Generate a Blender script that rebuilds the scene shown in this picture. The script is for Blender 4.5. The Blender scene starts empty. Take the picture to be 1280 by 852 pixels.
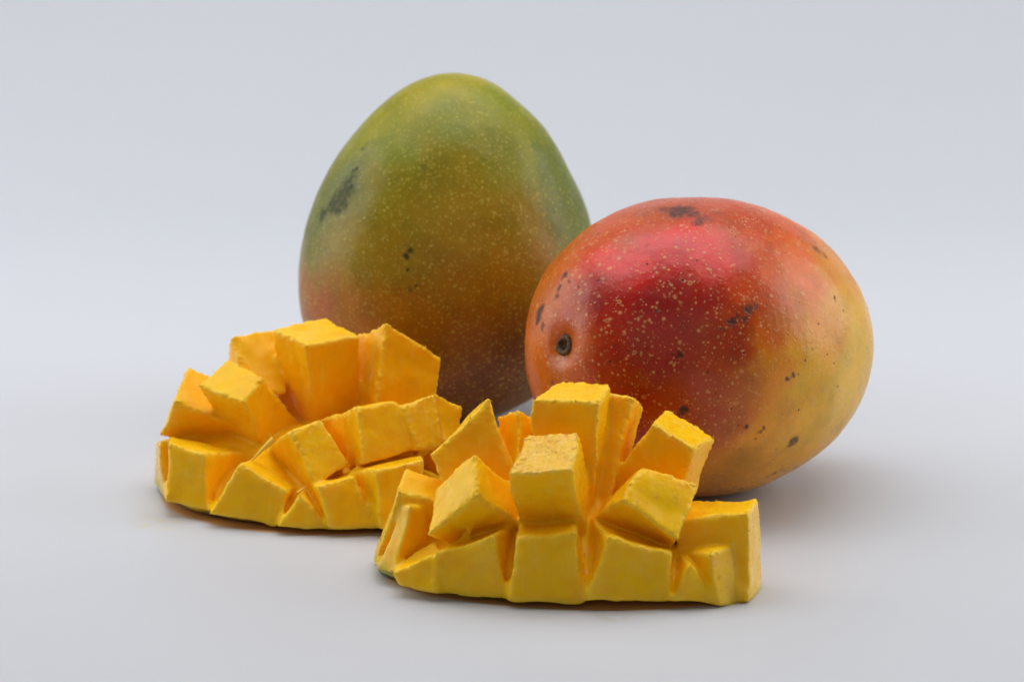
import bpy, bmesh, math, random
import numpy as np
from mathutils import Vector, Matrix

S = 0.01                      # numbers below are centimetres
scene = bpy.context.scene
col = scene.collection
random.seed(4)
RNG = np.random.default_rng(7)

# ------------------------------------------------------------------ camera
cam_d = bpy.data.cameras.new('camera')
cam = bpy.data.objects.new('camera', cam_d); col.objects.link(cam)
cam.location = (0, -0.75, 0.238)
cam.rotation_euler = (math.radians(90 - 14), 0, 0)
cam_d.sensor_width = 36.0
cam_d.lens = 3375 / 1280 * 36.0
cam_d.clip_start = 0.02
cam_d.clip_end = 20
cam_d.dof.use_dof = True
cam_d.dof.focus_distance = 0.735
cam_d.dof.aperture_fstop = 18.0
scene.camera = cam

# ------------------------------------------------------------------ world and lamps
world = bpy.data.worlds.new('World'); scene.world = world
world.use_nodes = True
bg = world.node_tree.nodes['Background']
bg.inputs['Color'].default_value = (1.0, 0.98, 0.95, 1)
bg.inputs['Strength'].default_value = 0.03

def area(name, loc, target, sx, sy, power, colr=(1, 1, 1)):
    d = bpy.data.lights.new(name, 'AREA'); d.shape = 'RECTANGLE'
    d.size = sx; d.size_y = sy; d.energy = power; d.color = colr
    o = bpy.data.objects.new(name, d); col.objects.link(o)
    o.location = loc
    o.rotation_euler = (Vector(target) - Vector(loc)).to_track_quat('-Z', 'Y').to_euler()
    return o

area('softbox_overhead', (-0.01, 0.15, 0.72), (-0.01, 0.12, 0), 1.1, 0.60, 5.3, (1.0, 0.985, 0.97))
area('added_fill_backdrop', (0.0, 0.25, 1.05), (0, 0.85, 0.15), 1.0, 0.3, 2.1, (0.74, 0.87, 1.0))  # unseen lamp, added to brighten the rear of the sweep
area('added_fill_front', (0.0, -1.05, 0.62), (0, 0.0, 0.03), 1.6, 0.9, 1.9, (1.0, 0.985, 0.96))  # unseen weak fill, added to lift the camera-facing flesh
area('softbox_left', (-0.72, 0.20, 0.34), (0, 0.02, 0.04), 0.6, 0.6, 3.3, (1.0, 0.99, 0.97))
area('softbox_right', (0.76, 0.16, 0.34), (0, 0.02, 0.04), 0.6, 0.6, 3.5, (1.0, 0.99, 0.97))

scene.view_settings.view_transform = 'Standard'
scene.view_settings.look = 'None'
scene.view_settings.exposure = 0.0
scene.view_settings.gamma = 1.0
scene.render.engine = 'CYCLES'
scene.cycles.use_denoising = True
scene.cycles.use_adaptive_sampling = True
scene.cycles.adaptive_threshold = 0.02
scene.cycles.max_bounces = 9
scene.cycles.diffuse_bounces = 5

# ------------------------------------------------------------------ helpers
def lin(c):
    c = np.asarray(c, float) / 255.0
    return np.where(c <= 0.04045, c / 12.92, ((c + 0.055) / 1.055) ** 2.4)

_perm = np.random.default_rng(11).permutation(512)
_grad = np.random.default_rng(12).normal(size=(512, 3)); _grad /= np.linalg.norm(_grad, axis=1)[:, None]
def noise3(p):
    p = np.asarray(p, float); i = np.floor(p).astype(int); f = p - i
    w = f * f * f * (f * (f * 6 - 15) + 10)
    out = np.zeros(len(p))
    for dx in (0, 1):
        for dy in (0, 1):
            for dz in (0, 1):
                h = _perm[(_perm[(_perm[(i[:, 0] + dx) & 511] + i[:, 1] + dy) & 511] + i[:, 2] + dz) & 511]
                g = _grad[h]
                d = (g * (f - np.array([dx, dy, dz]))).sum(1)
                out += d * np.where(dx, w[:, 0], 1 - w[:, 0]) * np.where(dy, w[:, 1], 1 - w[:, 1]) * np.where(dz, w[:, 2], 1 - w[:, 2])
    return out * 1.6
def fbm(p, o=3):
    return sum(noise3(p * 2 ** k + 17.3 * k) / 2 ** k for k in range(o))

def link(name, me, mat=None, parent=None, smooth=True):
    o = bpy.data.objects.new(name, me); col.objects.link(o)
    if mat: me.materials.append(mat)
    if smooth: me.polygons.foreach_set('use_smooth', [True] * len(me.polygons))
    if parent: o.parent = parent
    return o
def mesh_np(name, V, Q):
    me = bpy.data.meshes.new(name)
    V = np.ascontiguousarray(V, dtype=np.float32); Q = np.asarray(Q, dtype=np.int32); k = Q.shape[1]
    me.vertices.add(len(V)); me.vertices.foreach_set('co', V.ravel())
    me.loops.add(Q.size); me.loops.foreach_set('vertex_index', Q.ravel())
    me.polygons.add(len(Q)); me.polygons.foreach_set('loop_start', np.arange(0, Q.size, k, dtype=np.int32))
    me.update(calc_edges=True); me.validate()
    return me
def fattr(me, name, a):
    at = me.attributes.new(name, 'FLOAT', 'POINT'); at.data.foreach_set('value', np.asarray(a, np.float32))
def cattr(me, name, rgb):
    at = me.attributes.new(name, 'FLOAT_COLOR', 'POINT')
    at.data.foreach_set('color', np.concatenate([rgb, np.ones((len(rgb), 1))], 1).astype(np.float32).ravel())
def empty(name, loc, label, cat, group=None):
    o = bpy.data.objects.new(name, None); col.objects.link(o); o.location = loc
    o.empty_display_size = 0.02
    o['label'] = label; o['category'] = cat
    if group: o['group'] = group
    return o

class NT:
    def __init__(s, name):
        s.m = bpy.data.materials.new(name); s.m.use_nodes = True
        s.t = s.m.node_tree; s.b = s.t.nodes['Principled BSDF']
    def n(s, typ, **kw):
        nd = s.t.nodes.new(typ)
        for k, v in kw.items(): setattr(nd, k, v)
        return nd
    def l(s, a, b): s.t.links.new(a, b)
    def put(s, sock, v):
        if isinstance(v, bpy.types.NodeSocket): s.l(v, sock)
        else: sock.default_value = v
    def math(s, op, a, b=0.0, clamp=False):
        nd = s.n('ShaderNodeMath', operation=op); nd.use_clamp = clamp
        s.put(nd.inputs[0], a); s.put(nd.inputs[1], b); return nd.outputs[0]
    def mix(s, f, a, b, mode='MIX'):
        nd = s.n('ShaderNodeMix', data_type='RGBA', blend_type=mode)
        s.put(nd.inputs[0], f)
        s.put(nd.inputs[6], a if isinstance(a, bpy.types.NodeSocket) else (*a, 1))
        s.put(nd.inputs[7], b if isinstance(b, bpy.types.NodeSocket) else (*b, 1)); return nd.outputs[2]
    def ramp(s, f, a, b, lo=0.0, hi=1.0):
        nd = s.n('ShaderNodeMapRange', interpolation_type='SMOOTHSTEP')
        s.put(nd.inputs[0], f)
        for i, v in zip((1, 2, 3, 4), (a, b, lo, hi)): s.put(nd.inputs[i], v)
        return nd.outputs[0]
    def attr(s, name, out='Fac'):
        nd = s.n('ShaderNodeAttribute', attribute_name=name); return nd.outputs[out]
    def coord(s):
        return s.n('ShaderNodeTexCoord').outputs['Object']
    def noise(s, vec, scale, detail=3, rough=.55, dist=0.0):
        nd = s.n('ShaderNodeTexNoise'); s.l(vec, nd.inputs['Vector'])
        nd.inputs['Scale'].default_value = scale; nd.inputs['Detail'].default_value = detail
        nd.inputs['Roughness'].default_value = rough; nd.inputs['Distortion'].default_value = dist
        return nd.outputs[0]
    def voro(s, vec, scale, rnd=1.0):
        nd = s.n('ShaderNodeTexVoronoi'); s.l(vec, nd.inputs['Vector'])
        nd.inputs['Scale'].default_value = scale; nd.inputs['Randomness'].default_value = rnd
        return nd.outputs['Distance'], nd.outputs['Color']
    def bump(s, h, dist, strength=1.0, normal=None):
        nd = s.n('ShaderNodeBump'); s.l(h, nd.inputs['Height'])
        nd.inputs['Distance'].default_value = dist; s.put(nd.inputs['Strength'], strength)
        if normal: s.l(normal, nd.inputs['Normal'])
        return nd.outputs[0]

# ------------------------------------------------------------------ backdrop (white paper sweep)
def build_backdrop():
    prof = []
    for y in np.linspace(-1.3, 0.42, 30): prof.append((y, 0.0))
    R = 0.38
    for a in np.linspace(0, math.pi / 2, 28)[1:]: prof.append((0.42 + R * math.sin(a), R - R * math.cos(a)))
    for z in np.linspace(R, 1.5, 14)[1:]: prof.append((0.42 + R, z))
    xs = np.linspace(-1.5, 1.5, 40); n = len(xs)
    V = [(x, y, z) for (y, z) in prof for x in xs]
    Q = [(i * n + j, i * n + j + 1, (i + 1) * n + j + 1, (i + 1) * n + j) for i in range(len(prof) - 1) for j in range(n - 1)]
    m = NT('white_paper'); co = m.coord()
    base = m.mix(m.noise(co, 5, 2), (0.553, 0.568, 0.605), (0.568, 0.583, 0.62))
    geo = m.n('ShaderNodeSeparateXYZ'); m.l(co, geo.inputs[0])
    def blot(x, y, rx, ry):
        dx = m.math('DIVIDE', m.math('SUBTRACT', geo.outputs[0], x), rx); dy = m.math('DIVIDE', m.math('SUBTRACT', geo.outputs[1], y), ry)
        d = m.math('ADD', m.math('MULTIPLY', dx, dx), m.math('MULTIPLY', dy, dy))
        return m.math('MULTIPLY', m.ramp(d, 0.0, 1.0, 1.0, 0.0), m.ramp(m.noise(co, 260, 3), .42, .62))
    base = m.mix(m.math('MULTIPLY', blot(-0.1015, -0.0095, .010, .012), .30), base, (0.62, 0.50, 0.16))
    base = m.mix(m.math('MULTIPLY', blot(0.0255, -0.0905, .006, .004), .35), base, (0.42, 0.42, 0.22))
    for ex, ey, ea, eb, rot_ in ((.0155, -.0605, .0500, .0240, -.13), (-.0585, .0130, .0455, .0342, -.22)):  # warm contact shadow under each cut half, painted into the paper colour
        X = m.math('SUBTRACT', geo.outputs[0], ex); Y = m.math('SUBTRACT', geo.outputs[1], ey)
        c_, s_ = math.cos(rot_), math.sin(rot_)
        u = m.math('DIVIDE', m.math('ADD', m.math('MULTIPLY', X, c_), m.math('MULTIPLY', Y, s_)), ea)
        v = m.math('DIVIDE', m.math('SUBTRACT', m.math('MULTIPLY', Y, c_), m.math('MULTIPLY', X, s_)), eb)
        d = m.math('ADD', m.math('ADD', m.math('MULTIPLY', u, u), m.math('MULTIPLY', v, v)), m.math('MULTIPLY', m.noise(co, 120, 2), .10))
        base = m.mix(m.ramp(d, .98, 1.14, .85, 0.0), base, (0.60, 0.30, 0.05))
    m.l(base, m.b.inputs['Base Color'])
    m.b.inputs['Roughness'].default_value = 0.45
    m.b.inputs['Specular IOR Level'].default_value = 0.25
    m.l(m.bump(m.noise(co, 900, 2), 0.0001, 0.25), m.b.inputs['Normal'])
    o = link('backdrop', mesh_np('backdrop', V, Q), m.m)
    o['kind'] = 'structure'; o['label'] = 'seamless white paper backdrop curving up behind the fruit'
build_backdrop()

# ------------------------------------------------------------------ whole mangoes
def axes(z, ):
    z = np.array(z, float); z /= np.linalg.norm(z)
    h = np.array([0, 0, 1.]) if abs(z[2]) < .9 else np.array([0, -1., 0])
    x = np.cross(h, z); x /= np.linalg.norm(x); y = np.cross(z, x)
    return np.stack([x, y, z], 1)

def mango_mesh(p, ctrl, blem, stem=None, sig=1.0, nu=520, nv=380):
    v = np.linspace(0.004, np.pi - 0.004, nv); u = np.linspace(0, 2 * np.pi, nu, endpoint=False)
    V, U = np.meshgrid(v, u, indexing='ij')
    t = -np.cos(V); r = np.sin(V) ** p.get('q', 1.) * (p['m'] + p['k'] * t)
    z = p['c'] * t + p.get('beak', 0) * np.exp(-((1 - t) / .03))
    X = np.stack([p['a'] * r * np.cos(U), p['b'] * r * np.sin(U), z], -1).reshape(-1, 3)
    nrm = X / np.array([p['a'] ** 2, p['b'] ** 2, p['c'] ** 2]); nrm /= np.linalg.norm(nrm, axis=1)[:, None]
    h = 0.10 * noise3(X * .16 + 3.1) + 0.055 * fbm(X * .45, 2) + .006 * fbm(X * 2.2, 2)
    X0 = X.copy()
    if stem is not None:
        s = np.array(stem); d = np.linalg.norm(X - s, axis=1)
        ang = np.arctan2(X[:, 1] - s[1], X[:, 0] - s[0])
        h += -0.22 * np.exp(-(d / .42) ** 2) - .10 * np.exp(-(d / 1.0) ** 2) + .012 * np.exp(-((d - .75) / .3) ** 2) * (1 + .8 * np.cos(3 * ang + .5))
    X = X + nrm * h[:, None]
    # skin colour field: smooth blend of colour samples taken over the fruit
    P = np.array([c[0] for c in ctrl]); Cc = lin([c[1] for c in ctrl])
    wob = np.stack([fbm(X0 * .8 + k * 9.1, 3) for k in range(3)], 1) * .55
    D2 = ((X0 + wob)[:, None, :] - P[None]) ** 2
    W = 1.0 / (D2.sum(2) + .30) ** 1.9
    Cv = (W[:, :, None] * Cc[None]).sum(1) / W.sum(1)[:, None]
    dark = np.zeros(len(X))
    jit = np.stack([fbm(X0 * 5 + k * 5.7, 2) for k in range(3)], 1) * .07
    for b in blem:
        d = np.linalg.norm(X0 + jit - np.array(b[:3]), axis=1) / b[3]
        dark = np.maximum(dark, b[4] * np.clip(1.35 - d, 0, 1))
    Q = []
    idx = np.arange(nv * nu).reshape(nv, nu); nx = np.roll(idx, -1, axis=1)
    Q = np.stack([idx[:-1], nx[:-1], nx[1:], idx[1:]], -1).reshape(-1, 4)
    me = mesh_np('skin', X * S, Q)
    bm = bmesh.new(); bm.from_mesh(me); bmesh.ops.holes_fill(bm, edges=[e for e in bm.edges if e.is_boundary], sides=0); bm.to_mesh(me); bm.free()
    cattr(me, 'Col', Cv); fattr(me, 'dark', dark)
    return me

def mango_material(name, dot_col, dots, dot_amt, speck_amt, dark_col, soft_col, rough, spec):
    m = NT(name); co = m.coord(); base = m.attr('Col', 'Color'); dark = m.attr('dark')
    # broad and fine mottling of the peel
    n1 = m.noise(co, 90, 4, .6); n2 = m.noise(co, 420, 3, .6)
    base = m.mix(m.ramp(n1, .38, .68, 0, .55), base, m.mix(1.0, base, (1.18, 1.10, .80), 'MULTIPLY'))
    base = m.mix(m.ramp(n1, .30, .52, .45, 0), base, m.mix(1.0, base, (.70, .78, .72), 'MULTIPLY'))
    base = m.mix(m.ramp(n2, .3, .6, .30, 0), base, m.mix(1.0, base, (.78, .80, .75), 'MULTIPLY'))
    # pale lenticels
    wv = m.n('ShaderNodeVectorMath', operation='ADD'); m.l(co, wv.inputs[0])
    nv = m.n('ShaderNodeTexNoise'); m.l(co, nv.inputs['Vector']); nv.inputs['Scale'].default_value = 300
    sc = m.n('ShaderNodeVectorMath', operation='SCALE'); m.l(nv.outputs['Color'], sc.inputs[0]); sc.inputs['Scale'].default_value = .0012
    m.l(sc.outputs[0], wv.inputs[1]); cw = wv.outputs[0]
    dd = None; core_ = None
    for k, (s_, r_, g0, g1) in enumerate(dots):
        d, c = m.voro(cw, s_)
        sep = m.n('ShaderNodeSeparateColor'); m.l(c, sep.inputs[0])
        rad = m.math('MULTIPLY', m.ramp(sep.outputs[0], .1, 1.0, .35, 1.0), r_)
        q = m.math('DIVIDE', d, rad)
        e = m.math('MULTIPLY', m.ramp(q, .45, 1.1, 1.0, 0.0), m.ramp(sep.outputs[1], g0, g1))
        e = m.math('MULTIPLY', e, m.ramp(m.noise(co, 38 + 9 * k, 2), .30, .56, .35, 1.0))
        dd = e if dd is None else m.math('MAXIMUM', dd, e)
        if k == 0:
            core_ = m.math('MULTIPLY', m.ramp(q, .22, .42, 1.0, 0.0), m.ramp(sep.outputs[2], .50, .62))
    base = m.mix(m.math('MULTIPLY', dd, dot_amt), base, m.mix(.70, base, dot_col))
    # black pin-prick specks, some in the middle of a lenticel
    d3, c3 = m.voro(cw, 330)
    sep3 = m.n('ShaderNodeSeparateColor'); m.l(c3, sep3.inputs[0])
    sp = m.math('MULTIPLY', m.ramp(d3, .07, .15, 1.0, 0.0), m.ramp(sep3.outputs[2], .50, .8))
    sp = m.math('MAXIMUM', m.math('MULTIPLY', sp, m.ramp(m.noise(co, 55, 2), .45, .56)), m.math('MULTIPLY', core_, m.ramp(m.noise(co, 70, 1), .40, .55)))
    sp = m.math('MULTIPLY', sp, speck_amt)
    base = m.mix(sp, base, dark_col)
    # blemishes with broken, speckled edges
    br = m.noise(co, 700, 4, .65); br2 = m.noise(co, 1900, 2)
    bl = m.ramp(m.math('ADD', dark, m.math('MULTIPLY', m.math('SUBTRACT', br, .5), 1.5)), .30, .95)
    bl = m.math('MULTIPLY', bl, m.ramp(dark, .02, .16))
    bl = m.math('MULTIPLY', bl, m.ramp(br2, .25, .55, .72, 1.0))
    base = m.mix(m.math('MULTIPLY', m.ramp(m.math('ADD', dark, m.math('MULTIPLY', m.math('SUBTRACT', n2, .5), .5)), .10, .75), .62), base, m.mix(.5, base, soft_col, 'MULTIPLY'))
    base = m.mix(m.math('MULTIPLY', bl, .88), base, dark_col)
    m.l(base, m.b.inputs['Base Color'])
    m.l(m.ramp(m.math('ADD', m.noise(co, 260, 3), bl), .2, 1.1, rough - .05, rough + .16), m.b.inputs['Roughness'])
    m.b.inputs['Specular IOR Level'].default_value = spec
    m.b.inputs['Subsurface Weight'].default_value = .12
    m.b.inputs['Subsurface Radius'].default_value = (1, .45, .15); m.b.inputs['Subsurface Scale'].default_value = .002
    hgt = m.math('ADD', m.math('MULTIPLY', m.noise(co, 600, 3), .8), m.math('MULTIPLY', dd, .35))
    hgt = m.math('SUBTRACT', hgt, m.math('MULTIPLY', m.math('ADD', bl, sp), .8))
    m.l(m.bump(hgt, .00022, .7), m.b.inputs['Normal'])
    return m.m

CTRL = {'GC': [
        [[-0.16,0.678,5.543],[159,146,18]],
        [[1.131,1.172,5.074],[151,140,14]],
        [[-1.395,1.054,5.006],[130,134,19]],
        [[0.084,2.17,4.508],[125,129,18]],
        [[2.383,1.07,4.25],[140,135,15]],
        [[3.154,0.424,3.611],[130,129,19]],
        [[1.552,2.574,3.525],[118,125,15]],
        [[0.029,3.021,3.378],[139,122,7]],
        [[-2.183,1.932,3.78],[126,127,16]],
        [[-3.236,1.485,2.947],[94,107,17]],
        [[3.316,1.977,2.324],[94,104,18]],
        [[4.096,1.379,1.414],[99,107,21]],
        [[1.976,3.211,2.119],[131,118,4]],
        [[-0.037,3.811,1.77],[152,122,4]],
        [[-1.994,3.377,1.735],[146,117,4]],
        [[-3.516,2.258,1.557],[102,107,11]],
        [[-4.172,1.221,1.378],[92,105,21]],
        [[4.279,1.88,-0.019],[111,110,22]],
        [[3.208,3.099,0.278],[145,123,7]],
        [[1.415,4.041,0.278],[143,118,4]],
        [[-0.577,4.232,0.13],[154,113,4]],
        [[-2.551,3.606,0.056],[148,106,4]],
        [[4.408,1.809,-1.342],[159,98,30]],
        [[3.968,2.456,-1.7],[169,92,33]],
        [[2.919,3.489,-1.161],[163,107,8]],
        [[1.132,4.247,-0.942],[155,103,4]],
        [[-0.841,4.295,-1.378],[145,94,4]],
        [[-2.346,3.811,-1.45],[136,83,6]],
        [[2.121,3.832,-2.084],[157,90,8]],
        [[-0.12,4.122,-2.722],[126,77,4]],
        [[-1.409,3.486,-3.64],[115,60,4]],
        [[4.028,1.429,-3.288],[153,87,16]],
        [[-2.144,3.71,-2.525],[110,63,4]],
        [[-0.137,3.526,-3.916],[115,62,4]]],
    'RC': [
        [[1.632,2.397,-4.253],[194,89,14]],
        [[1.22,1.441,-5.006],[195,100,13]],
        [[1.214,0.042,-5.282],[209,111,13]],
        [[1.116,-1.125,-5.148],[200,100,9]],
        [[-0.05,-0.626,-5.408],[195,100,13]],
        [[-0.575,1.094,-5.273],[177,61,12]],
        [[-0.939,0.258,-5.345],[207,105,19]],
        [[0.645,3.141,-3.898],[193,79,18]],
        [[0.162,3.682,-3.166],[193,79,15]],
        [[-0.107,4.066,-2.27],[178,75,19]],
        [[-0.87,4.24,-1.118],[178,70,18]],
        [[-1.656,4.061,0.018],[183,65,18]],
        [[-2.228,3.675,0.942],[213,87,20]],
        [[-0.544,2.907,-4.185],[222,40,25]],
        [[-1.597,2.855,-3.822],[219,27,27]],
        [[-1.985,3.339,-2.776],[216,30,27]],
        [[-2.861,3.04,-1.974],[217,38,26]],
        [[-1.392,1.933,-4.699],[156,18,11]],
        [[-2.584,1.895,-3.923],[150,13,12]],
        [[-3.416,1.8,-2.868],[149,21,12]],
        [[-3.07,3.042,-1.292],[177,47,19]],
        [[-3.719,2.258,-1.153],[200,71,19]],
        [[-3.328,2.817,0.589],[216,98,21]],
        [[-3.089,2.756,1.705],[213,128,24]],
        [[-3.408,2.11,2.139],[222,159,29]],
        [[-3.553,0.943,2.929],[221,175,36]],
        [[-4.209,1.157,0.66],[226,146,26]],
        [[-4.227,1.201,-0.837],[208,96,20]],
        [[-4.033,0.996,-2.106],[159,42,14]],
        [[-1.517,0.375,-5.16],[161,43,6]],
        [[-2.376,0.31,-4.699],[152,30,5]],
        [[-3.32,0.462,-3.745],[152,31,6]],
        [[-4.0,0.104,-2.558],[168,62,10]],
        [[-4.365,0.113,-1.118],[224,139,18]],
        [[-4.401,0.038,0.339],[222,170,30]],
        [[-3.94,-0.376,2.302],[229,181,34]],
        [[-3.578,-0.884,-3.224],[165,52,6]],
        [[-4.015,-1.066,-2.106],[183,95,13]],
        [[-4.187,-1.348,-0.766],[226,153,20]],
        [[-3.968,-1.71,0.942],[231,172,26]],
        [[-3.483,-2.649,-0.907],[192,127,12]],
        [[-2.858,-3.258,-1.188],[185,121,11]],
        [[-3.394,-2.772,0.375],[229,159,19]],
        [[-2.037,-0.448,-4.901],[161,43,5]],
        [[-2.769,-0.761,-4.297],[155,39,5]]],
    'GB': [
        [3.994,1.716,1.27,0.34,0.72],
        [3.677,1.99,1.629,0.42,0.72],
        [3.516,2.258,1.557,0.3,0.7],
        [3.867,1.813,1.45,0.12,0.85],
        [3.438,2.128,1.911,0.6,0.68],
        [3.569,2.048,1.77,0.14,0.9],
        [3.216,2.183,2.222,0.55,0.66],
        [3.155,2.103,2.425,0.12,0.85],
        [3.064,1.968,2.722,0.1,0.9],
        [3.339,2.106,2.119,0.1,0.8],
        [2.912,2.012,2.883,0.08,0.9],
        [3.058,2.113,2.558,0.3,0.5],
        [2.942,2.033,2.819,0.12,0.5],
        [2.698,1.701,3.466,0.22,0.55],
        [3.264,2.467,1.7,0.15,0.6],
        [1.114,4.025,0.685,0.13,1],
        [1.244,4.039,0.5,0.1,1],
        [1.001,4.068,0.611,0.06,1],
        [1.187,4.134,0.093,0.08,1],
        [1.085,4.233,-0.5,0.09,1],
        [0.917,4.251,-0.352,0.08,1],
        [1.274,4.137,-0.056,0.04,0.8],
        [0.761,3.091,3.135,0.12,0.6],
        [0.884,4.296,-1.088,0.05,0.7],
        [-0.575,1.086,5.309,0.08,0.5],
        [-2.2,3.889,-1.306,0.5,0.35],
        [-2.108,3.808,-2.222,0.4,0.3],
        [3.864,2.623,-0.685,0.06,0.5]],
    'RB': [
        [-0.255,4.13,-2.04,0.35,0.6],
        [-0.626,4.153,-1.806,0.562,0.85],
        [-0.722,4.056,-2.106,0.25,0.8],
        [-0.597,4.211,-1.568,0.312,0.8],
        [-1.452,3.954,-1.772,0.25,0.7],
        [-0.964,4.136,-1.602,0.375,0.7],
        [-1.366,4.045,-1.5,0.35,0.55],
        [0.072,4.108,-2.139,0.25,0.4],
        [-1.245,4.165,-0.978,0.312,0.4],
        [1.102,0.932,-5.204,0.25,1],
        [1.027,1.13,-5.171,0.163,0.9],
        [1.08,0.722,-5.254,0.15,0.9],
        [0.758,0.653,-5.338,0.125,0.8],
        [0.43,1.777,-5.033,0.15,0.7],
        [0.442,2.154,-4.821,0.175,0.8],
        [0.419,1.551,-5.136,0.163,0.6],
        [0.109,2.065,-4.901,0.1,0.6],
        [-3.515,-0.933,-3.309,0.163,1],
        [-3.438,-1.074,-3.366,0.125,0.9],
        [-3.831,1.572,-2.139,0.175,0.85],
        [-3.817,1.724,-1.974,0.15,0.6],
        [-3.827,1.891,-1.636,0.25,0.75],
        [-3.812,2.009,-1.431,0.2,0.6],
        [-3.894,1.678,-1.772,0.175,0.6],
        [-3.419,0.659,-3.559,0.125,0.9],
        [-3.376,0.59,-3.64,0.1,0.8],
        [-2.712,1.712,-3.923,0.1,0.7],
        [-2.09,0.653,-4.837,0.1,0.6],
        [-4.421,0.0,-0.411,0.1,0.9],
        [-4.423,0.077,-0.232,0.112,0.9],
        [-4.42,0.115,-0.054,0.075,0.8],
        [-3.906,-1.972,0.518,0.25,0.8],
        [-3.88,-2.045,0.411,0.188,0.5],
        [-2.964,-3.206,0.482,0.1,0.8],
        [-3.034,-3.114,0.66,0.112,0.9],
        [-3.098,-3.017,0.837,0.088,0.8],
        [-4.082,-1.354,-1.5,0.088,1],
        [-4.022,-1.372,-1.738,0.062,0.8],
        [-4.102,-1.52,-1.013,0.088,0.9],
        [-4.148,-1.415,-0.942,0.075,0.9],
        [-4.008,-1.727,-1.083,0.062,0.9],
        [-3.986,-1.556,-1.602,0.05,0.8],
        [-2.36,3.278,2.007,0.25,0.7],
        [-2.389,3.142,2.27,0.225,0.6],
        [-2.201,3.423,1.907,0.175,0.4],
        [-3.546,2.111,1.772,0.088,0.9],
        [-3.648,1.724,2.073,0.075,0.8],
        [-3.618,1.987,1.772,0.062,0.7],
        [-3.816,1.376,-2.399,0.088,0.7],
        [-2.542,3.166,-2.335,0.075,0.6],
        [-0.868,2.24,-4.681,0.088,0.7],
        [-1.344,3.297,-3.394,0.125,0.6],
        [0.415,2.928,-4.185,0.1,0.6],
        [-0.413,3.335,-3.693,0.062,0.6],
        [-4.198,0.437,-1.873,0.062,0.6],
        [-0.036,-0.813,-5.377,0.125,0.7],
        [0.257,-0.175,-5.441,0.075,0.5],
        [-2.753,3.43,-0.339,0.062,0.6],
        [-2.34,-3.712,0.089,0.125,0.7],
        [-2.876,-3.278,-0.978,0.1,0.6],
        [-2.572,-3.507,-1.048,0.088,0.5]],
    'stem': [-0.288, 0.334, -5.43]}

def place_mango(root_name, p, axis, cen, ctrl, blem, mat, label, stem=None):
    loc = np.array(cen) * S
    root = empty(root_name, (loc[0], loc[1], 0), label, 'mango', 'whole mangoes')
    o = link('skin', mango_mesh(p, ctrl, blem, stem), mat, root)
    A = Matrix(axes(axis).tolist()).to_4x4(); A.translation = (0, 0, loc[2])
    o.matrix_local = A
    return root, o, A

green_mat = mango_material('green_peel', (0.52, 0.44, 0.06), [(520, .34, .0, .35), (780, .38, .0, .3), (1100, .40, .0, .4)], .85, .04, (.014, .018, .010), (.10, .16, .08), .36, .28)
red_mat = mango_material('red_peel', (0.72, 0.38, 0.13), [(250, .24, .30, .5), (430, .30, .10, .5), (640, .36, .0, .4), (980, .36, .1, .5)], .85, 1.0, (.016, .010, .007), (.16, .10, .07), .30, .40)
place_mango('mango', dict(c=5.66, a=4.83, b=4.35, m=.985, k=-.2), (.03, 0, 1), (-2.05, 10.6, 5.6), CTRL['GC'], CTRL['GB'], green_mat,
            'upright green and yellow whole mango standing at the back')
STEM = CTRL['stem']
root, sk, A = place_mango('mango', dict(c=5.45, a=4.42, b=4.38, m=1.0, k=-.04, q=.95, beak=.20), (.82, .56, -.10), (5.60, 2.25, 4.36), CTRL['RC'], CTRL['RB'], red_mat,
            'red and yellow whole mango lying on its side, dark stem scar to the left', STEM)

def stem_scar(root, A, stem):
    # corky cup: raised ring with a sunken plug
    ring, seg = [(0.30, -.02), (.27, .05), (.21, .085), (.16, .06), (.125, -.02), (.11, -.06), (.07, -.03), (.02, -.015)], 40
    V = []
    for k, (r, z) in enumerate(ring):
        for j in range(seg):
            a = 2 * math.pi * j / seg
            w = 1 + .10 * math.sin(3 * a + k) + .06 * math.sin(7 * a + 2 * k)
            V.append((r * w * math.cos(a) * .95, r * w * math.sin(a) * 1.15, z + .012 * math.sin(5 * a + k)))
    Q = [(k * seg + j, k * seg + (j + 1) % seg, (k + 1) * seg + (j + 1) % seg, (k + 1) * seg + j) for k in range(len(ring) - 1) for j in range(seg)]
    me = mesh_np('stem_scar', np.array(V) * S, Q)
    m = NT('stem_cork'); co = m.coord(); n = m.noise(co, 500, 4)
    m.l(m.mix(m.ramp(n, .35, .7), (.022, .013, .007), (.15, .085, .04)), m.b.inputs['Base Color']); m.b.inputs['Roughness'].default_value = .7
    m.l(m.bump(n, .0006, .8), m.b.inputs['Normal'])
    o = link('stem_scar', me, m.m, root); o['label'] = 'dark corky stem scar'
    s = Vector(stem); nr = Vector((s.x / 4.42 ** 2, s.y / 4.38 ** 2, s.z / 5.45 ** 2)).normalized()
    L = nr.to_track_quat('Z', 'Y').to_matrix().to_4x4(); L.translation = (s - nr * .215) * S
    o.matrix_local = A @ L
stem_scar(root, A, STEM)

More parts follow.
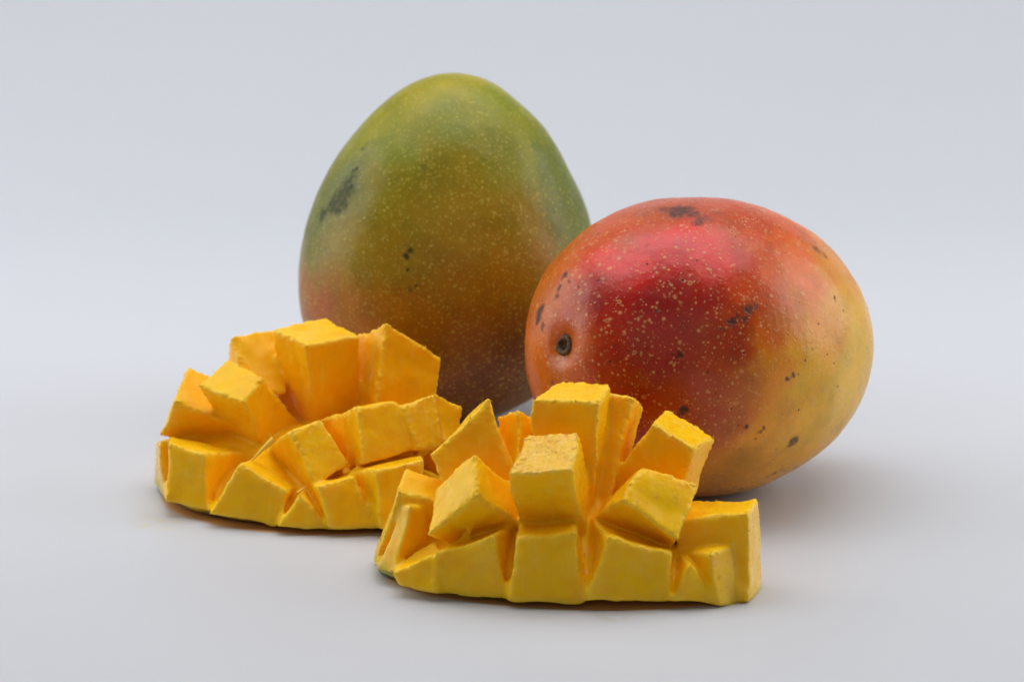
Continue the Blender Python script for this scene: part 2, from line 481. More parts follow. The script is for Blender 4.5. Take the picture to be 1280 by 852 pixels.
# ------------------------------------------------------------------ flesh
def flesh_material():
    m = NT('mango_flesh'); co = m.coord()
    top = m.attr('top'); wet = m.attr('wet'); rim = m.attr('rim'); edge = m.attr('edge'); ora = m.attr('orange')
    wet = m.math('MULTIPLY', wet, m.math('ADD', .12, top)); n1 = m.noise(co, 70, 3, .55); n2 = m.noise(co, 380, 4, .6, .4)
    c = m.mix(m.ramp(n1, .3, .7), (.95, .52, .003), (.95, .57, .004))
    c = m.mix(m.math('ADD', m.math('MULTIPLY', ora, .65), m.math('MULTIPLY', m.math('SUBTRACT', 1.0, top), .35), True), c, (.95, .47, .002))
    c = m.mix(m.math('MULTIPLY', rim, .85), c, (.94, .54, .003))
    c = m.mix(m.ramp(n2, .45, .75, 0, .35), c, (.91, .56, .02))
    c = m.mix(m.ramp(edge, .05, .6, 0, .55), c, (.95, .62, .05))
    mq = m.n('ShaderNodeMapping'); m.l(co, mq.inputs[0]); mq.inputs['Scale'].default_value = (900, 140, 140); mq.inputs['Rotation'].default_value = (.7, .9, .4)
    st = m.noise(mq.outputs[0], 1.0, 4, .6)
    c = m.mix(m.ramp(st, .52, .72, 0, .45), c, (.93, .64, .06))
    c = m.mix(m.ramp(m.noise(co, 150, 3, .6), .48, .72, 0, .40), c, (.85, .37, .002))
    c = m.mix(m.attr('pale'), c, m.mix(m.ramp(st, .4, .6), (.80, .50, .12), (.88, .66, .32)))
    gr = m.attr('green')
    c = m.mix(m.math('MULTIPLY', gr, m.ramp(n1, .25, .6, .5, 1.0)), c, (.26, .30, .02))
    m.l(c, m.b.inputs['Base Color'])
    m.l(m.math('MULTIPLY', m.ramp(edge, .05, .5, .55, .30), m.ramp(m.attr('seam'), .05, .65, 1.0, 0.0)), m.b.inputs['Subsurface Weight'])
    m.b.inputs['Subsurface Radius'].default_value = (1, .8, .25); m.b.inputs['Subsurface Scale'].default_value = .0024
    film = m.math('MULTIPLY', m.ramp(m.noise(co, 210, 3, .6), .50, .62), m.ramp(m.noise(co, 60, 1), .40, .60, .15, 1.0))
    m.l(m.math('ADD', m.math('MULTIPLY', film, .35), m.math('MULTIPLY', wet, .5)), m.b.inputs['Coat Weight']); m.b.inputs['Coat Roughness'].default_value = .07
    vw, _ = m.voro(co, 780)
    m.l(m.bump(m.math('ADD', vw, m.math('MULTIPLY', m.noise(co, 600, 2), .6)), .0006, 1.0), m.b.inputs['Coat Normal'])
    m.l(m.math('ADD', .12, m.math('MULTIPLY', wet, .15)), m.b.inputs['Specular IOR Level'])
    r = m.ramp(n2, .3, .7, .26, .40)
    m.l(m.math('SUBTRACT', r, m.math('MULTIPLY', wet, .30)), m.b.inputs['Roughness'])
    # granular cell relief on the cut face, drawn-out fibres on the knife walls
    v, _ = m.voro(co, 850)
    mp = m.n('ShaderNodeMapping'); m.l(co, mp.inputs[0]); mp.inputs['Scale'].default_value = (260, 260, 900); mp.inputs['Rotation'].default_value = (.5, .3, .2)
    fb = m.noise(mp.outputs[0], 1.0, 3)
    hgt = m.math('ADD', m.math('MULTIPLY', m.math('MULTIPLY', v, top), m.math('ADD', .15, m.math('MULTIPLY', wet, 2.2))), m.math('MULTIPLY', fb, .55))
    hgt = m.math('ADD', hgt, m.math('MULTIPLY', m.noise(co, 1500, 2), .35))
    m.l(m.bump(hgt, .0004, m.math('ADD', .07, m.math('MULTIPLY', wet, .35))), m.b.inputs['Normal'])
    return m.m
FLESH = flesh_material()
JM = NT('juice'); JM.b.inputs['Base Color'].default_value = (1.0, .80, .30, 1); JM.b.inputs['Roughness'].default_value = .04
JM.b.inputs['Transmission Weight'].default_value = .85; JM.b.inputs['IOR'].default_value = 1.35
JUICE = JM.m

def peel_edge_material(name, a, b, c):
    m = NT(name); co = m.coord(); n = m.noise(co, 160, 4); g = m.attr('tip')
    k = m.mix(m.ramp(n, .35, .62), a, b)
    k = m.mix(m.ramp(m.noise(co, 420, 3), .56, .68), k, (.06, .04, .015))
    k = m.mix(g, k, c)
    m.l(k, m.b.inputs['Base Color']); m.b.inputs['Roughness'].default_value = .5
    m.l(m.bump(n, .0004, .5), m.b.inputs['Normal'])
    return m.m

# corners of every flesh cube: four of the cut face, then the four below them on the peel
HEX = {
    'F1': [[0.488,-5.849,4.92],[2.315,-6.431,5.119],[2.674,-4.749,5.086],[1.299,-4.16,4.975],[0.601,-5.699,2.539],[2.172,-6.247,2.752],[2.545,-4.665,2.632],[1.337,-4.183,2.499]],
    'F2': [[-0.145,-8.001,3.509],[1.569,-8.312,3.727],[1.741,-7.008,4.389],[0.396,-6.67,4.273],[0.129,-7.06,2.034],[1.844,-7.378,2.203],[2.043,-6.076,2.967],[0.687,-5.801,2.771]],
    'F3': [[-0.953,-7.893,2.929],[-1.014,-6.781,3.73],[-2.111,-6.29,2.594],[-2.248,-7.437,1.718],[0.101,-6.952,2.002],[0.003,-6.026,2.646],[-1.123,-5.51,1.754],[-1.437,-6.501,1.092]],
    'F4': [[2.819,-8.086,2.884],[3.419,-7.079,3.494],[4.914,-6.832,2.932],[4.342,-8.01,1.773],[2.086,-6.799,2.012],[2.395,-6.113,2.143],[4.411,-5.814,1.962],[4.348,-6.774,1.14]],
    'F5': [[3.708,-5.891,4.357],[4.787,-6.466,3.82],[5.511,-4.926,3.662],[4.192,-4.316,4.252],[2.392,-5.598,2.647],[4.794,-6.063,2.704],[5.187,-4.669,2.261],[3.424,-4.235,2.501]],
    'F6': [[2.573,-3.39,4.268],[3.619,-3.673,4.149],[3.228,-4.999,4.795],[2.473,-4.727,4.858],[2.44,-4.273,2.431],[3.102,-4.233,3.118],[2.758,-5.773,2.74],[2.168,-5.489,2.821]],
    'F7': [[-2.172,-5.579,3.367],[-0.624,-5.159,4.83],[-0.874,-3.661,4.229],[-1.975,-4.006,3.077],[-1.946,-5.708,2.59],[-0.168,-5.664,2.907],[0.067,-4.024,3.076],[-1.085,-4.38,2.059]],
    'F8': [[-0.402,-3.996,3.975],[0.616,-3.721,3.527],[0.576,-4.776,4.184],[0.187,-5.094,4.506],[-0.262,-4.99,2.638],[0.566,-4.633,2.522],[0.513,-5.804,2.561],[0.184,-6.026,2.897]],
    'F9': [[-3.026,-6.155,2.55],[-2.871,-4.757,2.777],[-3.735,-4.484,0.245],[-3.734,-5.796,0.276],[-2.03,-5.915,2.073],[-1.989,-4.805,2.399],[-2.403,-4.545,0.061],[-2.591,-5.492,0.56]],
    'F10': [[-2.68,-6.512,2.277],[-2.977,-6.029,2.071],[-3.643,-6.265,0.413],[-3.146,-6.792,0.432],[-2.198,-5.759,1.801],[-2.163,-5.384,1.623],[-2.493,-5.514,0.338],[-2.053,-5.814,0.759]],
    'F10b': [[-3.229,-7.438,0.658],[-2.036,-7.626,1.27],[-2.034,-7.88,0.253],[-2.997,-7.453,0.32],[-2.991,-6.305,0.405],[-1.71,-6.436,1.008],[-1.689,-6.649,0.122],[-2.595,-6.288,0.168]],
    'F11': [[-2.032,-7.762,1.342],[-0.476,-7.972,1.869],[-0.106,-8.138,0.104],[-2.038,-7.73,0.173],[-1.581,-6.404,1.048],[0.035,-6.548,1.69],[0.042,-6.513,0.571],[-1.682,-6.29,0.23]],
    'F12': [[0.061,-8.204,1.882],[1.663,-8.215,2.056],[1.852,-8.468,0.174],[-0.061,-8.397,0.17],[0.171,-6.745,1.817],[1.817,-6.771,1.962],[1.769,-7.057,0.005],[0.053,-6.972,0.092]],
    'F13': [[2.562,-8.403,1.948],[4.204,-8.258,1.46],[4.124,-8.381,0.205],[1.935,-8.649,0.261],[2.087,-6.899,2.014],[4.351,-6.948,1.162],[3.799,-6.983,0.093],[1.76,-7.196,0.253]],
    'F14': [[4.65,-8.446,1.26],[4.792,-8.24,1.153],[5.409,-8.41,0.111],[4.124,-8.512,0.249],[4.387,-7.266,1.169],[4.567,-7.098,1.049],[5.003,-7.27,-0.01],[3.87,-7.352,0.163]],
    'F15': [[5.171,-8.328,1.483],[5.985,-7.539,1.576],[6.275,-7.721,-0.091],[5.376,-8.408,0.082],[4.488,-7.324,1.174],[5.231,-6.538,1.614],[5.38,-6.802,-0.276],[4.614,-7.395,-0.081]],
    'F16': [[6.22,-7.732,2.425],[6.547,-6.183,2.291],[6.745,-6.484,-0.169],[6.249,-7.998,0.028],[4.667,-7.27,2.061],[4.886,-5.861,2.186],[5.078,-6.183,-0.255],[4.659,-7.493,-0.027]],
    'R0': [[-10.374,1.31,1.863],[-10.71,2.546,1.291],[-10.725,2.386,0.208],[-10.287,0.961,0.11],[-9.658,1.598,1.758],[-9.655,2.791,1.231],[-9.478,2.655,0.159],[-9.197,1.314,0.095]],
    'R1': [[-9.893,-0.29,2.158],[-8.79,-0.707,1.946],[-8.782,-0.906,0.258],[-10.001,-0.506,0.465],[-10.182,1.089,1.925],[-7.703,0.82,1.525],[-8.51,0.605,0.066],[-9.774,0.95,0.311]],
    'R2': [[-7.752,-1.394,1.845],[-6.392,-1.799,1.181],[-6.777,-1.829,0.116],[-8.629,-1.583,0.448],[-7.244,0.181,1.79],[-6.083,-0.321,0.78],[-6.63,-0.316,-0.087],[-8.219,-0.066,0.31]],
    'R3': [[-5.961,-2.113,1.209],[-5.888,-2.129,1.192],[-5.145,-2.239,0.205],[-6.695,-2.33,0.256],[-6.016,-1.116,1.039],[-5.968,-1.129,1.044],[-5.266,-1.258,0.027],[-6.656,-1.33,0.112]],
    'R4': [[-5.453,-2.265,1.442],[-4.441,-1.98,1.69],[-3.709,-2.277,0.198],[-5.117,-2.474,0.275],[-5.902,-0.954,0.995],[-4.649,-0.616,1.411],[-4.023,-0.942,-0.147],[-5.372,-1.122,-0.057]],
    'R5': [[-3.888,-2.406,1.978],[-2.476,-1.959,2.126],[-2.482,-2.348,0.148],[-3.666,-2.689,0.303],[-4.615,-1.117,1.571],[-2.54,-0.612,1.936],[-2.969,-1.033,-0.094],[-4.132,-1.344,0.07]],
    'R6': [[-6.346,-0.951,2.729],[-5.435,-0.411,2.963],[-4.614,-1.019,1.702],[-5.609,-1.614,1.291],[-7.037,0.222,1.87],[-5.952,0.814,2.387],[-5.097,0.177,0.931],[-6.04,-0.29,0.731]],
    'R7': [[-4.39,-0.734,3.335],[-3.284,-0.187,3.378],[-2.768,-0.825,2.142],[-4.177,-1.452,1.858],[-5.345,0.534,2.691],[-3.976,1.096,2.915],[-3.339,0.422,1.435],[-4.656,-0.068,1.366]],
    'R8': [[-3.145,-0.356,3.331],[-2.187,0.064,3.543],[-1.987,-0.665,2.193],[-2.741,-1.032,2.159],[-3.454,0.904,2.797],[-2.658,1.226,2.8],[-2.481,0.529,1.491],[-3.136,0.281,1.672]],
    'R9': [[-2.172,0.308,3.48],[-1.462,0.773,2.97],[-1.429,0.179,2.208],[-1.982,-0.449,2.133],[-2.592,1.257,2.99],[-2.259,1.621,2.402],[-2.39,1.022,1.559],[-2.762,0.52,1.599]],
    'R10': [[-9.879,1.22,3.01],[-9.634,2.842,3.633],[-10.303,3.349,2.182],[-10.405,1.788,1.733],[-8.822,1.342,2.331],[-9.105,2.756,3.225],[-8.624,3.33,1.714],[-8.585,2.039,1.59]],
    'R11': [[-9.153,1.137,3.461],[-7.782,0.16,3.323],[-7.261,1.036,3.795],[-8.389,2.07,4.052],[-8.479,1.882,1.732],[-7.357,1.026,1.773],[-6.35,1.927,2.299],[-7.663,2.777,2.383]],
    'R12': [[-8.635,4.27,3.461],[-7.154,4.628,2.809],[-7.022,3.624,4.589],[-8.365,3.079,4.477],[-8.202,3.144,2.72],[-7.27,3.522,2.364],[-6.703,2.381,3.18],[-7.897,1.98,3.196]],
    'R13': [[-7.115,2.776,4.773],[-5.997,1.412,4.606],[-4.492,2.411,4.648],[-5.618,3.798,4.895],[-6.949,3.036,2.395],[-5.794,1.85,2.418],[-4.587,2.768,2.388],[-5.61,3.977,2.535]],
    'R14': [[-4.676,3.673,4.381],[-3.328,4.496,3.784],[-2.055,3.048,3.814],[-3.725,2.378,5.058],[-4.775,2.934,2.352],[-3.939,3.755,2.06],[-2.177,2.556,2.721],[-3.936,1.811,3.217]]}

def hex_mesh(X, seed, n=9):
    X = np.array(X); c = X.mean(0)
    faces = [(0, 1, 2, 3), (4, 7, 6, 5), (0, 4, 5, 1), (1, 5, 6, 2), (2, 6, 7, 3), (3, 7, 4, 0)]
    V, Q = [], []
    s = np.linspace(0, 1, n)
    for f in faces:
        P = X[list(f)]; b0 = len(V)
        for i in s:
            for j in s:
                V.append((1 - i) * (1 - j) * P[0] + i * (1 - j) * P[1] + i * j * P[2] + (1 - i) * j * P[3])
        for i in range(n - 1):
            for j in range(n - 1):
                a = b0 + i * n + j; Q.append((a, a + n, a + n + 1, a + 1))
    V = np.array(V); Q = np.array(Q)
    # weld and orient
    key = np.round(V, 4); uniq, inv = np.unique(key, axis=0, return_inverse=True); inv = inv.ravel()
    V = uniq; Q = inv[Q]
    vol = 0.
    p = V[Q]; vol = ((np.cross(p[:, 1] - p[:, 0], p[:, 2] - p[:, 0]) * (p[:, 0] - c)).sum())
    if vol < 0: Q = Q[:, ::-1]
    Q = [q for q in Q.tolist() if len(set(q)) == 4]
    # knife wobble
    V = V + np.stack([noise3(V * .9 + seed * 3.7 + k * 11) for k in range(3)], 1) * .075 + np.stack([noise3(V * 2.6 + seed * 1.7 + k * 7) for k in range(3)], 1) * .022
    return V, np.array(Q)

def planes(X):
    X = np.array(X); c = X.mean(0); out = []
    for f in [(0, 1, 2, 3), (4, 7, 6, 5), (0, 4, 5, 1), (1, 5, 6, 2), (2, 6, 7, 3), (3, 7, 4, 0)]:
        P = X[list(f)]; n = np.cross(P[2] - P[0], P[3] - P[1]); n /= np.linalg.norm(n) + 1e-9
        if n @ (P.mean(0) - c) < 0: n = -n
        out.append((n, P.mean(0)))
    return out

def smooth_loop(P, n):
    P = np.array(P); m = len(P); out = []
    for i in range(m):
        p0, p1, p2, p3 = P[i - 1], P[i], P[(i + 1) % m], P[(i + 2) % m]
        for t in np.linspace(0, 1, n, endpoint=False):
            out.append(.5 * ((2 * p1) + (-p0 + p2) * t + (2 * p0 - 5 * p1 + 4 * p2 - p3) * t * t + (-p0 + 3 * p1 - 3 * p2 + p3) * t ** 3))
    return np.array(out)

def dome(loop, cen, h, inset, drop, zoff, n=26, lip=.28, pw=2.0):
    """closed lens between the domed top and a hollow underside"""
    K = len(loop); V = []; Q = []
    cen = np.array(cen)
    def layer(scale, z, lo): return [(cen[0] + (p[0] - cen[0]) * scale, cen[1] + (p[1] - cen[1]) * scale, z(p)) for p in lo]
    rows = []
    for s in np.linspace(0, 1, n):
        q = 1 - s * .985
        rows.append(layer(q, lambda p: p[2] + zoff + lip * min(1, s * 12) + (h - lip - p[2]) * (1 - q ** pw), loop))
    under = []
    for s in np.linspace(0, 1, n):
        q = 1 - s * .985
        under.append(layer((1 - inset) * q, lambda p: p[2] + zoff - .03 + (h - drop - p[2]) * (1 - q ** pw), loop))
    rows = rows[::-1] + under
    for r in rows: V += r
    for i in range(len(rows) - 1):
        for j in range(K): Q.append((i * K + j, (i + 1) * K + j, (i + 1) * K + (j + 1) % K, i * K + (j + 1) % K))
    V = np.array(V); nV = len(V)
    ct, cb = V[:K].mean(0), V[-K:].mean(0)
    T = [(j, (j + 1) % K, nV) for j in range(K)] + [(nV - K + (j + 1) % K, nV - K + j, nV + 1) for j in range(K)]
    return np.concatenate([V, [ct, cb]]), Q, T

def cone(p, d, L, r, bend, seg=5, st=4):
    d = d / np.linalg.norm(d); a = np.cross(d, [.3, .5, .8]); a /= np.linalg.norm(a); b = np.cross(d, a)
    V, Q = [], []
    for k in range(st + 1):
        t = k / st; c = p + d * L * t + bend * L * t * t; rr = r * (1 - t) ** .7 + .0015
        for j in range(seg):
            th = 2 * math.pi * j / seg; V.append(c + rr * (math.cos(th) * a + math.sin(th) * b))
    for k in range(st):
        for j in range(seg): Q.append((k * seg + j, k * seg + (j + 1) % seg, (k + 1) * seg + (j + 1) % seg, (k + 1) * seg + j))
    return np.array(V), np.array(Q)

PALE = {'R0': .9, 'F16': .45, 'F15': .2, 'F10': .25, 'F9': .2}
RIM = 'F9 F10 F10b F11 F12 F13 F14 F15 F16 R0 R1 R2 R3 R4 R5'.split()
def build_half(names, hidden, loop, cen, h, base_xy, label, wet, orange, green_fn, skin_mat, tip_fn, seed, links, ext, core, beads):
    root = empty('cut_mango_half', (base_xy[0] * S, base_xy[1] * S, 0), label, 'mango half', 'mango halves scored into cubes')
    def deepen(X, ext=1.1):
        X = np.array(X); d = X[4:].mean(0) - X[:4].mean(0); d /= np.linalg.norm(d)
        return np.concatenate([X[:4], X[4:] + d * ext])
    hexes = [deepen(HEX[k], .35) if k in RIM else deepen(HEX[k], ext.get(k, 1.1)) for k in names] + [np.array(x) for x in hidden]
    Vs, Fs, off = [], [], 0
    for i, X in enumerate(hexes):
        V, Q = hex_mesh(X, seed + i); Vs.append(V); Fs += [tuple(q + off) for q in Q]; off += len(V)
    # uncut band of flesh along the rim: the knife stopped short of the peel
    for a, b, f in links:
        A_, B_ = np.array(HEX[a]), np.array(HEX[b])
        rt, rb = (A_[0], A_[3]) if a in ('F9', 'F10', 'R0') else (A_[1], A_[2])
        lt, lb = (B_[1], B_[2]) if b in ('F9', 'F10', 'R0') else (B_[0], B_[3])
        ru, lu = rb + (rt - rb) * f, lb + (lt - lb) * f
        e = (rb - lb) * .15; mid = (rb + lb) / 2
        inw = np.array([cen[0], cen[1], .9]) - mid; inw = inw / np.linalg.norm(inw) * 1.1
        T = np.array([ru - e * 1.2 * 0, lu, lb, rb]) + inw * .012
        T[0] += (rb - lb) * .1; T[3] += (rb - lb) * .1; T[1] -= (rb - lb) * .1; T[2] -= (rb - lb) * .1
        V, Q = hex_mesh(np.concatenate([T, T + inw + np.array([[0, 0, .45], [0, 0, .45], [0, 0, 0], [0, 0, 0]])]), seed + 90); Vs.append(V); Fs += [tuple(q + off) for q in Q]; off += len(V)
    LV, LQ, LT = dome(loop, cen, h, .10, .6, .10, lip=.2)
    Vs.append(LV); Fs += [tuple(np.array(q) + off) for q in LQ] + [tuple(np.array(q) + off) for q in LT]
    uu, vv = np.meshgrid(np.linspace(0, 2 * np.pi, 40, endpoint=False), np.linspace(.02, np.pi - .02, 20), indexing='ij')
    CV = np.stack([core[0] + core[3] * np.sin(vv) * np.cos(uu), core[1] + core[4] * np.sin(vv) * np.sin(uu) + core[6] * core[3] * np.sin(vv) * np.cos(uu), core[2] + core[5] * np.cos(vv)], -1).reshape(-1, 3)
    off += len(LV); Vs.append(CV)
    Fs += [(off + i * 20 + j, off + i * 20 + j + 1, off + (i + 1) % 40 * 20 + j + 1, off + (i + 1) % 40 * 20 + j) for i in range(40) for j in range(19)]
    Fs += [tuple(off + i * 20 for i in range(40)), tuple(off + i * 20 + 19 for i in range(39, -1, -1))]
    me = bpy.data.meshes.new('tmp'); me.from_pydata((np.concatenate(Vs) * S).tolist(), [], [tuple(int(x) for x in f) for f in Fs]); me.update()
    bm = bmesh.new(); bm.from_mesh(me); bmesh.ops.remove_doubles(bm, verts=bm.verts, dist=1e-7); bm.to_mesh(me); bm.free()
    tmp = bpy.data.objects.new('tmp', me); col.objects.link(tmp)
    md = tmp.modifiers.new('r', 'REMESH'); md.mode = 'VOXEL'; md.voxel_size = 0.00036; md.adaptivity = 0
    ev = tmp.evaluated_get(bpy.context.evaluated_depsgraph_get()); em = ev.to_mesh()
    n = len(em.vertices); P = np.empty(n * 3, np.float32); em.vertices.foreach_get('co', P); P = P.reshape(-1, 3).astype(float) / S
    npoly = len(em.polygons); nl = len(em.loops); L = np.empty(nl, np.int32); em.loops.foreach_get('vertex_index', L)
    ed = np.empty(len(em.edges) * 2, np.int32); em.edges.foreach_get('vertices', ed); ed = ed.reshape(-1, 2)
    assert nl == npoly * 4
    Q = L.reshape(-1, 4); ev.to_mesh_clear(); bpy.data.objects.remove(tmp); bpy.data.meshes.remove(me)
    deg = np.bincount(ed.ravel(), minlength=n)[:, None] + 1e-9
    def avg(A):
        s = np.zeros_like(A)
        for k in range(A.shape[1]):
            s[:, k] = np.bincount(ed[:, 0], A[ed[:, 1], k], n) + np.bincount(ed[:, 1], A[ed[:, 0], k], n)
        return s / deg
    def normals(P):
        a = P[Q]; fn = np.cross(a[:, 2] - a[:, 0], a[:, 3] - a[:, 1]); N = np.zeros((n, 3))
        for k in range(3):
            N[:, k] = sum(np.bincount(Q[:, j], fn[:, k], n) for j in range(4))
        return N / (np.linalg.norm(N, axis=1)[:, None] + 1e-12)
    for _ in range(26): P = P + .5 * (avg(P) - P)
    Nn = normals(P)
    sm = P
    for _ in range(12): sm = avg(sm)
    curv = ((P - sm) * Nn).sum(1)                     # positive on convex edges
    edge = np.clip(curv / .032, 0, 1)
    edge = avg(avg(edge[:, None]))[:, 0]
    # which cube every vertex belongs to
    best = np.full(n, 1e9); own = np.full(n, len(hexes)); top = np.zeros(n)
    for i, X in enumerate(hexes):
        pl = planes(X)
        D = np.stack([(P - q) @ nn for nn, q in pl], 1)
        sd = D.max(1)
        m = (sd < best) & (sd < .13); best[m] = sd[m]; own[m] = i
        tp = np.clip(1 - np.abs(D[:, 0]) / .10, 0, 1) * np.clip((Nn @ pl[0][0] - .5) * 4, 0, 1)
        top[m] = tp[m]
    # islands of the base too small to matter go to the nearest cube
    bas = len(hexes); adj = {}
    both = (own[ed[:, 0]] == bas) & (own[ed[:, 1]] == bas)
    par = np.arange(n)
    eb = ed[both]
    for _ in range(4000):
        lo_ = np.minimum(par[eb[:, 0]], par[eb[:, 1]]); old = par.copy()
        np.minimum.at(par, eb[:, 0], lo_); np.minimum.at(par, eb[:, 1], lo_); par = par[par]
        if (par == old).all(): break
    bi = np.where(own == bas)[0]; cnt = np.bincount(par[bi], minlength=n); keep = cnt.argmax()
    mv = bi[par[bi] != keep]
    if len(mv):
        SD = np.stack([np.stack([(P[mv] - q) @ nn for nn, q in planes(X)], 1).max(1) for X in hexes], 1)
        own[mv] = SD.argmin(1)
    seam = np.zeros((n, 1)); cut = own[ed[:, 0]] != own[ed[:, 1]]
    seam[ed[cut].ravel()] = 1
    for _ in range(10): seam = np.maximum(seam, avg(seam) * 1.03).clip(0, 1)
    seam = seam[:, 0]
    # relief
    gran = fbm(P * 11.0, 2); fib = noise3(P * np.array([5., 5., 14.]) + 2 * noise3(P * 2)[:, None])
    disp = top * gran * .002 + (1 - top) * fib * .003 + fbm(P * 1.3, 2) * .034
    rag = np.clip(fbm(P * 8, 2) + .05, -.5, 1)
    rag = rag * (.03 + .035 * np.clip((P[:, 2] - 1.6) / 1.2, 0, 1)) + fbm(P * 3.1 + 5, 2) * .045
    disp += edge * rag * np.clip((P[:, 2] - .25) / .35, 0, 1)
    P = P + Nn * disp[:, None]
    Nn = normals(P)
    zr = np.clip(1 - (P[:, 2] - .1) / 1.7, 0, 1)
    green = green_fn(P)
    Qo = np.array([np.bincount(o).argmax() for o in own[Q]]) if False else own[Q].min(1)
    Qo = np.where((own[Q] == own[Q][:, :1]).all(1), own[Q][:, 0], own[Q].max(1))
    fibs = np.random.default_rng(seed)
    for i in range(len(hexes) + 1):
        sel = Q[Qo == i]
        if len(sel) == 0: continue
        ids, inv = np.unique(sel, return_inverse=True); q = inv.reshape(-1, 4)
        V = P[ids]; NV = Nn[ids]; at = dict(pale=top[ids] * (PALE.get(names[i], 0.) if i < len(names) else 0.), seam=seam[ids], top=top[ids], edge=edge[ids], rim=zr[ids], green=green[ids],
            wet=np.full(len(ids), wet.get(names[i], .15) if i < len(names) else .1), orange=np.full(len(ids), orange(names[i]) if i < len(names) else .5))
        EV, EQ, eo = [], [], 0
        if i < len(names):
            cand = np.where((edge[ids] > .45) & (V[:, 2] > .5))[0]
            k = min(len(cand) // 15, 64)
            if k:
                for c in fibs.choice(cand, k, replace=False):
                    d = NV[c] + fibs.normal(size=3) * .55
                    lng = fibs.random() < .05
                    Lc = fibs.uniform(.08, .14) if lng else fibs.uniform(.025, .07)
                    cv, cq = cone(V[c] - NV[c] * .02, d, Lc, .007 if lng else fibs.uniform(.010, .024), fibs.normal(size=3) * .35)
                    EV.append(cv); EQ.append(cq + eo + len(V)); eo += len(cv)
        nbase = len(V)
        if EV:
            E = np.concatenate(EV); V = np.concatenate([V, E]); q = np.concatenate([q] + EQ)
            for kk in at: at[kk] = np.concatenate([at[kk], np.full(len(E), {'edge': .8, 'pale': 0., 'seam': 1., 'top': 0., 'green': 0.}.get(kk, at[kk].mean()))])
        nm = 'flesh_cube' if i < len(hexes) else 'flesh_base'
        o_ = np.array([base_xy[0], base_xy[1], 0.])
        me = mesh_np(nm, (V - o_) * S, q)
        for kk, vv in at.items(): fattr(me, kk, vv)
        ob = link(nm, me, FLESH, root)
        vn = np.empty(len(me.vertices) * 3, np.float32); me.vertices.foreach_get('normal', vn); vn = vn.reshape(-1, 3)
        vn[:nbase] = NV
        me.normals_split_custom_set_from_vertices(vn.tolist())
    # beads of juice standing on the wet cut faces
    BV, BF, bo = [], [], 0
    bm = bmesh.new(); bmesh.ops.create_icosphere(bm, subdivisions=2, radius=1.0)
    ball = np.array([v.co[:] for v in bm.verts]); bf = np.array([[v.index for v in f.verts] for f in bm.faces]); bm.free()
    for nm, cnt_ in beads.items():
        c_ = np.where((own == names.index(nm)) & (top > .35) & (edge < .5))[0]
        if len(c_) == 0: continue
        for q_ in fibs.choice(c_, cnt_):
            r_ = fibs.uniform(.010, .026) * (1.6 if fibs.random() < .12 else 1.0); nn = Nn[q_]
            b_ = ball * r_ * fibs.uniform(.8, 1.3, 3); b_ = b_ - np.outer(b_ @ nn, nn) * .5
            BV.append(b_ + P[q_] + nn * r_ * .25); BF.append(bf + bo); bo += len(ball)
    if BV:
        o_ = np.array([base_xy[0], base_xy[1], 0.])
        jb = link('juice_beads', mesh_np('juice_beads', (np.concatenate(BV) - o_) * S, np.concatenate(BF)), JUICE, root)
        jb['kind'] = 'stuff'
    # peel under the flesh
    lo = loop.copy(); lo[:, :2] = np.array(cen)[:2] + (lo[:, :2] - np.array(cen)[:2]) * .98
    V, Qd, Td = dome(lo, cen, h - .6, .045, .16, .075, lip=0.)
    V = V - np.array([base_xy[0], base_xy[1], 0.])
    me = bpy.data.meshes.new('peel'); me.from_pydata((V * S).tolist(), [], Qd + Td); me.update()
    fattr(me, 'tip', tip_fn(V + np.array([base_xy[0], base_xy[1], 0.])))
    link('peel', me, skin_mat, root)
    return root

def mirror_hex(X, p0, d, zs=.85, shift=0.):
    """a cube of the far, unseen rim: the near one reflected about the long axis"""
    X = np.array(X); d = np.array(d) / np.linalg.norm(d); nn = np.array([-d[1], d[0]])
    Y = X.copy(); dist = (X[:, :2] - np.array(p0)) @ nn
    Y[:, :2] = X[:, :2] - 2 * dist[:, None] * nn + nn * shift
    Y[:, 2] *= zs
    return Y.tolist()

# near half: rim loop (x, y, z) on the table, lifted a little in the middle of the front
LOOP_F = smooth_loop([(-3.72, -5.45, .0), (-3.0, -6.42, .0), (-1.5, -7.33, .02), (0, -7.95, .06), (1.4, -8.2, .12), (2.9, -8.3, .24), (4.3, -8.33, .16), (5.2, -8.12, .02), (6.15, -7.85, .0),
    (6.55, -7.1, .0), (6.3, -5.9, .0), (5.2, -4.7, .0), (3.4, -3.75, .0), (1.2, -3.3, .0), (-1.2, -3.5, .0), (-2.9, -4.3, .0)], 8)
pf, df = (1.4, -5.95), (1, -.13)
hidF = [mirror_hex(HEX[k], pf, df, .8, .15) for k in ('F11', 'F12', 'F13')]
def greenF(P):
    d = np.linalg.norm((P - np.array([-3.6, -5.9, .1])) / np.array([.9, 1.2, .55]), axis=1)
    low = np.clip(1 - P[:, 2] / .40, 0, 1) * np.clip((3.2 - P[:, 0]) / 2, .35, 1) * .75
    low2 = np.clip(1 - P[:, 2] / .30, 0, 1) * np.clip((P[:, 0] - 4.5) / 2, 0, 1) * .45
    return np.clip(np.maximum(np.maximum(np.clip(1.25 - d, 0, 1) * .9, low), low2), 0, 1)
skinF = peel_edge_material('near_half_peel', (.16, .17, .02), (.34, .27, .03), (.07, .13, .02))
